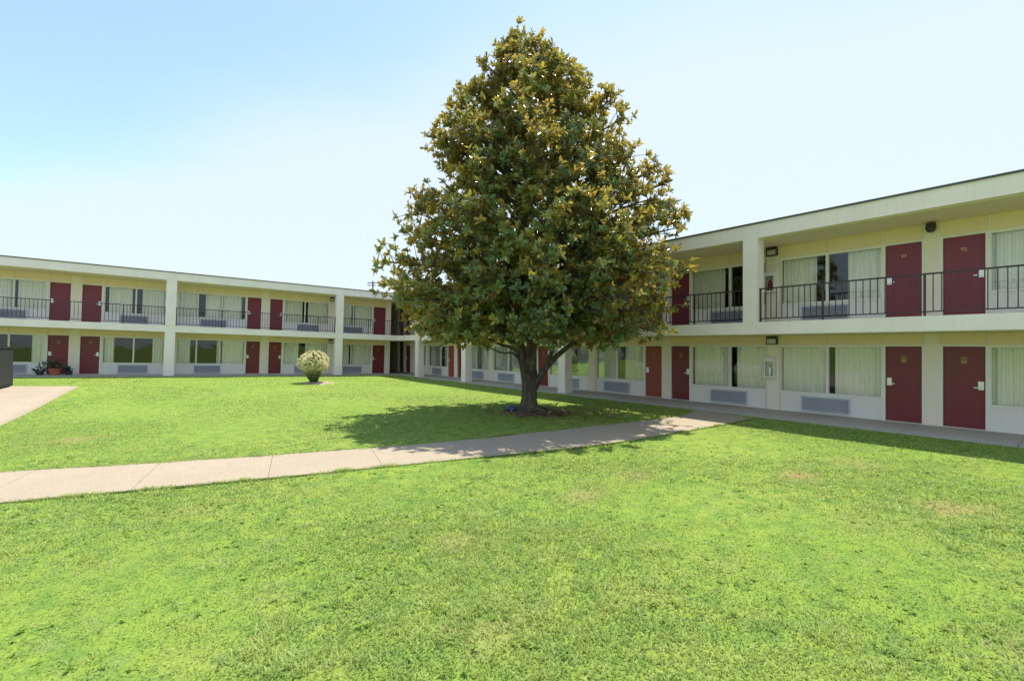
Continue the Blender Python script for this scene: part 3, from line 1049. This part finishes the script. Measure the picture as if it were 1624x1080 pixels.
YSQ = 0.86
NB = 175
for i in range(NB):
    t = (i + 0.5) / NB
    ze = 2.0 + 9.6 * t ** 1.25                      # height of the branch end
    az = i * 2.39996 + random.uniform(-0.3, 0.3)
    rad = prof(ze) * (random.uniform(0.74, 1.08) if ze < 6.5 else random.uniform(0.60, 1.14))
    if random.random() < 0.10: rad *= 0.72
    rise = 0.10 + 0.42 * (ze / 12) + random.uniform(-0.05, 0.1)
    zs_ = max(1.9, ze - rad * rise)
    if ze < 3.2: zs_ = max(zs_, 2.1 + random.random() * 0.8)
    P = on_stem(s1 if (math.cos(az) < 0.15 or zs_ > 9.6) else s2, zs_)
    axis_x = 0.18 if ze < 9 else -0.25 * (ze - 9) / 3
    E_ = Vector((axis_x + rad * math.cos(az), rad * math.sin(az) * YSQ - 0.15, ze))
    dv = E_ - P
    sag = Vector((0, 0, (0.10 if ze > 4 else 0.20) * dv.length))
    pts = [P, P + dv * 0.3 + sag * 0.55, P + dv * 0.6 + sag * 0.75, P + dv * 0.85 + sag * 0.3, E_]
    r0 = 0.018 + 0.016 * dv.length
    tk.tube(pts, [r0, r0 * 0.75, r0 * 0.55, r0 * 0.35, 0.008], 6)
    d = dv.normalized()
    nt_ = int(6 + 6.0 * dv.length) if ze < 10.3 else int(3 + 3.5 * dv.length)
    for k in range(nt_):
        f = 0.28 + 0.72 * (k + random.random()) / nt_
        seg = min(int(f * 4), 3)
        fr_ = [0, 0.3, 0.6, 0.85, 1.0]
        q = 0
        while q < 3 and fr_[q + 1] < f: q += 1
        B_ = pts[q].lerp(pts[q + 1], (f - fr_[q]) / (fr_[q + 1] - fr_[q]))
        tl = random.uniform(0.25, 0.85) * (0.55 + 0.12 * min(dv.length, 4))
        out = Vector((random.gauss(0, 1), random.gauss(0, 1), random.gauss(0.25, 0.75))).normalized()
        td = (d * 0.75 + out * 0.9 + Vector((0, 0, 0.15))).normalized()
        T_ = B_ + td * tl
        lim = prof(max(T_.z, 1.9)) * 1.07
        hr_ = math.hypot(T_.x - axis_x, T_.y / YSQ)
        if hr_ > lim:
            T_.x = axis_x + (T_.x - axis_x) * lim / hr_; T_.y *= lim / hr_
        if T_.z < 1.95: continue
        tk.tube([B_, B_.lerp(T_, 0.55) + Vector((0, 0, 0.03)), T_], [0.014, 0.010, 0.005], 4, cap=False)
        rc.append(T_); ra.append(td + Vector((0, 0, 0.35)))
        if random.random() < 0.75:
            rc.append(B_.lerp(T_, 0.55) + Vector((random.gauss(0, .05), random.gauss(0, .05), random.gauss(0, .05))))
            ra.append(td * 0.3 + out + Vector((0, 0, 0.3)))
    rc.append(E_); ra.append(d + Vector((0, 0, 0.2)))
for dx, z in ((-0.35, 12.1), (-0.25, 11.8), (0.28, 11.75), (-0.05, 11.35), (-1.1, 11.35), (0.95, 11.2), (-0.4, 11.4)):
    tk.tube([(-0.35, 0, z - 0.5), (dx, 0.05, z)], [0.012, 0.006], 4)
    for q in range(3):
        rc.append(Vector((dx + random.gauss(0, .07), random.gauss(0, .1), z - q * 0.14))); ra.append(Vector((dx * 0.3 + random.gauss(0, .3), random.gauss(0, .3), 1)))
for i in range(2900):                                # inner shoots that fill the crown
    z = 2.2 + 9.0 * random.random() ** 1.35
    a = random.uniform(0, 2 * math.pi)
    rr = prof(z) * (0.35 + 0.53 * math.sqrt(random.random()))
    P = Vector(((0 if z < 9 else -0.25 * (z - 9) / 3) + rr * math.cos(a), rr * math.sin(a) * YSQ - 0.15, z))
    if math.sin(P.x * 1.9 + 0.6 * P.z) + math.sin(P.z * 2.3 + P.y * 1.3) + math.sin(P.y * 2.1 - P.x) < -0.3: continue
    rc.append(P); ra.append(Vector((math.cos(a) * 0.8 + random.gauss(0, .4), math.sin(a) * 0.8 + random.gauss(0, .4), 0.45)))
for i in range(330):                                 # short shoots close to the two leaders
    z = random.uniform(4.5, 10.6)
    P0 = on_stem(s1 if random.random() < 0.5 else s2, min(z, 10.2))
    a = random.uniform(0, 2 * math.pi); rr = random.uniform(0.12, 0.75)
    P = Vector((P0.x + 0.15 + rr * math.cos(a), P0.y + rr * math.sin(a) - 0.1, z))
    rc.append(P); ra.append(Vector((math.cos(a), math.sin(a), 0.5)))
tk.build('trunk', M['bark'], tree, smooth=True)
rc = np.array([tuple(v) for v in rc]); ra = np.array([tuple(v) for v in ra])
CNT = 11
V, F = rosettes(rc, ra, CNT, 0.11, 0.215, 0.45, 0.35, 1.6)
nl = len(rc) * CNT
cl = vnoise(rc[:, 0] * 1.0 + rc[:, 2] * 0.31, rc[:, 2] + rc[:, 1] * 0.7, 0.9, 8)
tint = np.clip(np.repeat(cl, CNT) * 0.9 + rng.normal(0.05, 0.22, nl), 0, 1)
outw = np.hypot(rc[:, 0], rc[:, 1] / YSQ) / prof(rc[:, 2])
wp = np.clip(0.0 + 1.1 * (cl - 0.52) + 0.30 * (rc[:, 2] / 12) + 0.22 * (outw - 0.6), 0.02, 0.65) * 0.72  # golden leaves plus sunlit highlights put into the colour, stronger high and outward
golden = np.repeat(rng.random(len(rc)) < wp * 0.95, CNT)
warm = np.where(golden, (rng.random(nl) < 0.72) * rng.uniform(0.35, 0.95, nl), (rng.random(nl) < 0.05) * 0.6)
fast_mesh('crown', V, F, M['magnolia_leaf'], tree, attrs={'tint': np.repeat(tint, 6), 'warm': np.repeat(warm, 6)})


# soil round the trunk, fallen leaves
def bed_mesh(cx, cy, r, h, mat, wob=0.18, ysq=1.0):
    V, F = [(cx, cy, float(terrain(cx, cy)) + h)], []
    na, nr = 48, 7
    for k in range(1, nr + 1):
        for j in range(na):
            a_ = 2 * math.pi * j / na
            rr = r * k / nr * (1 + wob * math.sin(6 * a_ + 1) * k / nr)
            px, py = cx + rr * math.cos(a_), cy + rr * math.sin(a_) * ysq
            zz = h * (1 - (k / nr) ** 2) + random.uniform(-0.012, 0.012) + (0.006 if k < nr else -0.03)
            V.append((px, py, float(terrain(px, py)) + zz))
    for j in range(na):
        F.append((0, 1 + j, 1 + (j + 1) % na, 1 + j))
    F2 = [(0, 1 + j, 1 + (j + 1) % na) for j in range(na)]
    for k in range(nr - 1):
        for j in range(na):
            a_ = 1 + k * na + j; b_ = 1 + k * na + (j + 1) % na
            F2 += [(a_, a_ + na, b_ + na), (a_, b_ + na, b_)]
    o = fast_mesh('soil', V, F2, mat, smooth=True)
    return tag(o, kind='structure')


bed_mesh(TREE[0] + 0.2, TREE[1] - 0.2, 1.05, 0.07, M['soil'])
bed_mesh(SHRUB[0] + 0.2, SHRUB[1], 0.82, 0.06, M['mulch'])
m = 230
r_ = np.abs(rng.normal(0, 1.5, m)); a_ = rng.uniform(0, 6.28, m)
lx = TREE[0] + 0.9 + r_ * np.cos(a_) * 1.2; ly = TREE[1] - 0.7 + r_ * np.sin(a_) * 0.6
k_ = (np.hypot(lx - TREE[0], ly - TREE[1]) > 0.45) & ~inside(PATH_POLY, lx, ly)
lx, ly = lx[k_], ly[k_]; m = len(lx)
base = np.c_[lx, ly, terrain(lx, ly) + 0.045 + rng.uniform(0, 0.03, m)]
ax = np.c_[rng.normal(0, 1, (m, 2)), rng.normal(0.1, 0.2, m)]
nm = np.c_[rng.normal(0, 0.35, (m, 2)), np.ones(m)]
ll = rng.uniform(0.10, 0.2, m)
V, F = leaves(base, ax, nm, ll, ll * 0.42, 0.2, 0.1)
tag(fast_mesh('leaf_litter', V, F, M['dead_leaf'], attrs={'tint': np.repeat(rng.random(m), 6)}),
    'dry brown fallen leaves scattered at the foot of the magnolia', 'fallen leaves', kind='stuff')

# small crumpled blue bag beside the trunk
V, F = [], []
na, nr = 14, 8
for i in range(nr + 1):
    th = math.pi * i / nr
    for j in range(na):
        ph = 2 * math.pi * j / na
        rr = 0.11 * (1 + 0.28 * math.sin(3 * ph + 2 * th) + 0.15 * random.uniform(-1, 1))
        V.append((rr * 1.25 * math.sin(th) * math.cos(ph), rr * math.sin(th) * math.sin(ph), 0.075 + 0.085 * math.cos(th) * (1 + 0.2 * random.uniform(-1, 1))))
for i in range(nr):
    for j in range(na):
        q = i * na + j; w = i * na + (j + 1) % na
        F.append((q, q + na, w + na, w))
bag = fast_mesh('plastic_bag', V, F, M['blueplastic'])
bag.location = (TREE[0] - 0.56, TREE[1] - 0.08, -0.02)
tag(bag, 'small crumpled blue plastic bag lying beside the tree trunk', 'plastic bag')

# ------------------------------------------------------------------ variegated shrub
sh = empty('variegated_shrub', (SHRUB[0], SHRUB[1], SHZ - 0.02))
tag(sh, 'round cream and green variegated shrub on a bare mulch ring', 'shrub')
st = MB()
cs, axs, tn = [], [], []
for i in range(12):
    a_ = i * 2.4; rr = random.uniform(0.2, 0.62)
    st.tube([(0.07 * math.cos(a_), 0.07 * math.sin(a_), -0.05), (0.2 * math.cos(a_), 0.2 * math.sin(a_), 0.4), (rr * math.cos(a_), rr * math.sin(a_), 0.95)], [0.03, 0.022, 0.01], 6)
st.build('stem', M['bark'], sh, smooth=True)
SP = np.array([(0.08, 0.18), (0.22, 0.30), (0.40, 0.42), (0.55, 0.58), (0.66, 0.82), (0.85, 0.98), (1.08, 0.98), (1.30, 0.78), (1.45, 0.48), (1.52, 0.1)])
for i in range(1500):
    z = random.uniform(0.08, 1.5)
    rm = np.interp(z, SP[:, 0], SP[:, 1])
    a_ = random.uniform(0, 6.283)
    lump = 1 + 0.09 * math.sin(5 * a_ + 4 * z) + 0.06 * math.sin(9 * a_ - 7 * z)
    rr = 0.70 * rm * lump * (1 - 0.55 * random.random() ** 2.2)
    zz = z * (1 + 0.05 * math.sin(4 * a_))
    cs.append((rr * math.cos(a_), rr * math.sin(a_), zz)); axs.append((math.cos(a_), math.sin(a_), (zz - 0.7) * 1.4 + 0.3))
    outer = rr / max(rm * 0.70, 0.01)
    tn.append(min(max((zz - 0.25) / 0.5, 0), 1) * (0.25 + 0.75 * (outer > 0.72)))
cs = np.array(cs); axs = np.array(axs); tn = np.array(tn)
V, F = rosettes(cs, axs, 9, 0.05, 0.095, 0.45, 0.4, 1.6)
nl = len(cs) * 9
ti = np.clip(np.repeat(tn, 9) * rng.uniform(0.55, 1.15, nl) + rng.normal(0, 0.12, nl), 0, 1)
fast_mesh('foliage', V, F, M['shrub_leaf'], sh, attrs={'tint': np.repeat(ti, 6)})


# ------------------------------------------------------------------ plants in pots by the left doors
def left_point(u, n, z=0.0):
    uu = u * math.cos(TILT) - z * math.sin(TILT)
    return (CX + uu * LDIR[0] + n * LN[0], CY + uu * LDIR[1] + n * LN[1], u * math.sin(TILT) + z * math.cos(TILT))


def pot_plant(name, label, u, n, pr, ph_, mat, leaf, nl_, spread, height, group):
    e = empty(name, left_point(u, n))
    tag(e, label, 'potted plant', group)
    mb = MB()
    mb.lathe(0, 0, [(0.0, 0.0), (pr * 0.68, 0.0), (pr * 0.95, ph_ * 0.84), (pr * 1.06, ph_ * 0.84), (pr * 1.08, ph_), (pr * 0.93, ph_), (pr * 0.9, ph_ * 0.9), (0, ph_ * 0.9)], 22)
    mb.build('pot', mat, e, smooth=False)
    c = np.c_[rng.normal(0, spread * 0.45, nl_), rng.normal(0, spread * 0.45, nl_), ph_ + np.abs(rng.normal(0.35, 0.28, nl_)) * height]
    axv = np.c_[c[:, :2] * 2.2, np.full(nl_, 0.35)] + rng.normal(0, 0.2, (nl_, 3))
    V, F = rosettes(c, axv, 6, 0.12, 0.24, 0.36, 0.3, 1.2)
    fast_mesh('foliage', V, F, leaf, e, attrs={'tint': np.repeat(rng.random(nl_ * 6), 6)})
    s_ = MB()
    for i in range(min(9, nl_)):
        q = c[i]
        s_.tube([(q[0] * 0.2, q[1] * 0.2, ph_ * 0.85), tuple(q)], [0.012, 0.006], 5)
    s_.build('stem', M['dark_leaf'], e)
    return e


GP = 'potted plants outside the left wing doors'
pot_plant('potted_plant', 'terracotta pot with a bushy green plant in front of a dark red door', 17.45, -0.95, 0.25, 0.33, M['terracotta'], M['dark_leaf'], 18, 0.30, 0.42, GP)
pot_plant('potted_plant', 'low blue green plant in a dark pot, left of the terracotta pot', 18.0, -1.0, 0.15, 0.15, M['cabinet'], M['blue_leaf'], 9, 0.24, 0.2, GP)
pot_plant('potted_plant', 'small dark plant in a dark pot, right of the terracotta pot', 16.95, -1.05, 0.16, 0.2, M['cabinet'], M['blue_leaf'], 6, 0.12, 0.12, GP)

# ------------------------------------------------------------------ charcoal equipment cabinet at the left edge
cab = empty('equipment_cabinet', (-19.25, 18.25, float(terrain(-19.0, 17.5)) + 0.022), (0, 0, math.atan2(-0.89, 0.455)))
tag(cab, 'tall charcoal metal equipment cabinet standing on the concrete pad at the left edge', 'cabinet')
mb = MB()
mb.box(0.0, 2.6, -1.5, 0.0, 0.06, 1.50)
for q in (0.06, 2.44):
    for w in (-1.42, -0.16): mb.box(q, q + 0.1, w, w + 0.1, -0.12, 0.06)
mb.build('body', M['cabinet'], cab)
mb = MB()
mb.box(-0.04, 2.64, -1.54, 0.04, 1.50, 1.56)
mb.build('lid', M['cabinet'], cab)
for a_, b_ in ((0.05, 1.27), (1.33, 2.55)):
    mb = MB(); mb.box(a_, b_, 0.0, 0.02, 0.14, 1.42)
    dd = mb.build('door', M['cabinet'], cab)
    hb = MB(); hb.box(b_ - 0.14, b_ - 0.10, 0.02, 0.05, 0.7, 0.9)
    hb.build('handle', M['black'], dd)


# ------------------------------------------------------------------ extinguisher cabinets on the right wing posts
def ext_cabinet(u, zf, label, body):
    nn = -D + 0.022
    p = (CX + u * RDIR[0] + nn * -0.78556, CY + u * RDIR[1] + nn * -0.61878, zf + 1.0)
    e = empty('extinguisher_cabinet', p, (0, 0, R(-51.7726 + 180)))
    tag(e, label, 'extinguisher cabinet', 'extinguisher cabinets on the right wing')
    w, h, dpt = 0.155, 0.62, 0.15
    mb = MB()
    mb.box(-w, w, 0.0, 0.012, 0, h)
    mb.box(-w, -w + 0.012, 0.012, dpt, 0, h); mb.box(w - 0.012, w, 0.012, dpt, 0, h)
    mb.box(-w + 0.012, w - 0.012, 0.012, dpt, 0, 0.012); mb.box(-w + 0.012, w - 0.012, 0.012, dpt, h - 0.012, h)
    mb.build('case', M['panel'], e)
    mb = MB()
    mb.box(-w, w, dpt, dpt + 0.02, 0, 0.05); mb.box(-w, w, dpt, dpt + 0.02, h - 0.12, h)
    mb.box(-w, -w + 0.035, dpt, dpt + 0.02, 0.05, h - 0.12); mb.box(w - 0.035, w, dpt, dpt + 0.02, 0.05, h - 0.12)
    dd = mb.build('door', M['panel'], e)
    mb = MB(); mb.box(-w + 0.035, w - 0.035, dpt + 0.006, dpt + 0.012, 0.05, h - 0.12)
    mb.build('pane', M['glass'], dd)
    mb = MB()
    mb.lathe(0.01, 0.08, [(0.0, 0.03), (0.055, 0.03), (0.058, 0.05), (0.058, 0.30), (0.04, 0.35), (0.018, 0.37), (0.018, 0.41), (0, 0.41)], 16)
    mb.build('extinguisher', body, e, smooth=True)


ext_cabinet(23.72, 0.0, 'white extinguisher cabinet on the cream post between ground floor windows', M['steel'])
ext_cabinet(23.72, Z_ST, 'white extinguisher cabinet on the post behind the upper balcony railing', M['red'])

# ------------------------------------------------------------------ utility pole beyond the left roof
pole = empty('utility_pole', (-35.0, 119.0, -0.05))
tag(pole, 'distant wooden utility pole with crossarms rising behind the left roof', 'utility pole')
mb = MB()
mb.tube([(0, 0, 0), (0, 0, 9), (0, 0, 18.2)], [0.26, 0.22, 0.17], 10)
mb.build('shaft', M['polewood'], pole)
for z, hw, dx in ((17.6, 1.25, 0), (17.0, 1.0, -0.3)):
    mb = MB()
    mb.box(dx - hw, dx + hw, -0.28, -0.17, z, z + 0.17)
    arm = mb.build('crossarm', M['polewood'], pole)
    for q in (-0.9, -0.45, 0.45, 0.9):
        ib = MB(); ib.lathe(dx + q * hw, -0.22, [(0.05, z + 0.17), (0.09, z + 0.25), (0.05, z + 0.33), (0.0, z + 0.36)], 8)
        ib.build('insulator', M['cabinet'], arm)
mb = MB()
mb.tube([(0.42, -0.1, 14.9), (0.42, -0.1, 15.9)], [0.3, 0.3], 12)
mb.build('transformer', M['cabinet'], pole)

# ------------------------------------------------------------------ light, sky, camera
sd = Vector((0.165, 0.36, 1.0)).normalized()
elev = math.asin(sd.z)
az = math.atan2(sd.x, sd.y)
sun = bpy.data.lights.new('sun', 'SUN')
sun.energy = 3.5
sun.angle = R(0.55)
sun.color = (1.0, 0.93, 0.80)
so = bpy.data.objects.new('sun', sun)
so.rotation_euler = (-sd).to_track_quat('-Z', 'Y').to_euler()
COL.objects.link(so)

world = bpy.data.worlds.new('World')
scene.world = world
world.use_nodes = True
nt = world.node_tree
bg = nt.nodes['Background']
sky = nt.nodes.new('ShaderNodeTexSky')
sky.sky_type = 'NISHITA'
sky.sun_disc = False
sky.sun_elevation = elev
sky.sun_rotation = az
sky.altitude = 50
sky.air_density = 1.0
sky.dust_density = 0.5
sky.ozone_density = 4.8
tc = nt.nodes.new('ShaderNodeTexCoord')
sep = nt.nodes.new('ShaderNodeSeparateXYZ')
nt.links.new(tc.outputs['Generated'], sep.inputs[0])


def wm(op, a, b):
    n = N(nt, 'ShaderNodeMath', operation=op)
    for i, v in enumerate((a, b)):
        if isinstance(v, (int, float)): n.inputs[i].default_value = v
        else: nt.links.new(v, n.inputs[i])
    return n.outputs[0]


zc_ = wm('MAXIMUM', sep.outputs[2], 0.06)
qx, qy = wm('DIVIDE', sep.outputs[0], zc_), wm('DIVIDE', sep.outputs[1], zc_)
cmb = nt.nodes.new('ShaderNodeCombineXYZ')
nt.links.new(qx, cmb.inputs[0]); nt.links.new(qy, cmb.inputs[1])
cn = noise(nt, cmb.outputs[0], 0.55, 5, 0.55)
edge_ = wm('ADD', wm('ADD', wm('MULTIPLY', qx, 0.42), qy), wm('MULTIPLY', wm('SUBTRACT', cn, 0.5), 1.1))
veil = nt.nodes.new('ShaderNodeMapRange')
veil.interpolation_type = 'SMOOTHSTEP'
veil.inputs[1].default_value = 1.15; veil.inputs[2].default_value = 2.1
veil.inputs[3].default_value = 0.16; veil.inputs[4].default_value = 0.92
nt.links.new(edge_, veil.inputs[0])
veil2 = nt.nodes.new('ShaderNodeMapRange')  # haze added to the unseen sky overhead and behind, evens and lifts ambient light
veil2.interpolation_type = 'SMOOTHSTEP'
veil2.inputs[1].default_value = 0.35; veil2.inputs[2].default_value = -0.7
veil2.inputs[3].default_value = 0.0; veil2.inputs[4].default_value = 0.75
nt.links.new(edge_, veil2.inputs[0])
skyc = mixc(nt, wm('MAXIMUM', veil.outputs[0], veil2.outputs[0]), sky.outputs[0], (2.72, 3.12, 3.36))
nt.links.new(skyc, bg.inputs['Color'])
bg.inputs['Strength'].default_value = 0.15

cam = bpy.data.cameras.new('camera')
cam.sensor_fit = 'HORIZONTAL'
cam.sensor_width = 36.0
cam.lens = 36.0 * 750.44 / 1624
cam.shift_y = (547.58 - 540) / 1624
cam.clip_start = 0.05
cam.clip_end = 3000
co = bpy.data.objects.new('camera', cam)
co.location = (0, 0, EYE)
co.rotation_euler = (R(90), 0, 0)
COL.objects.link(co)
scene.camera = co

scene.view_settings.view_transform = 'Standard'
scene.view_settings.look = 'None'
scene.view_settings.gamma = 1.0
scene.view_settings.exposure = 1.02
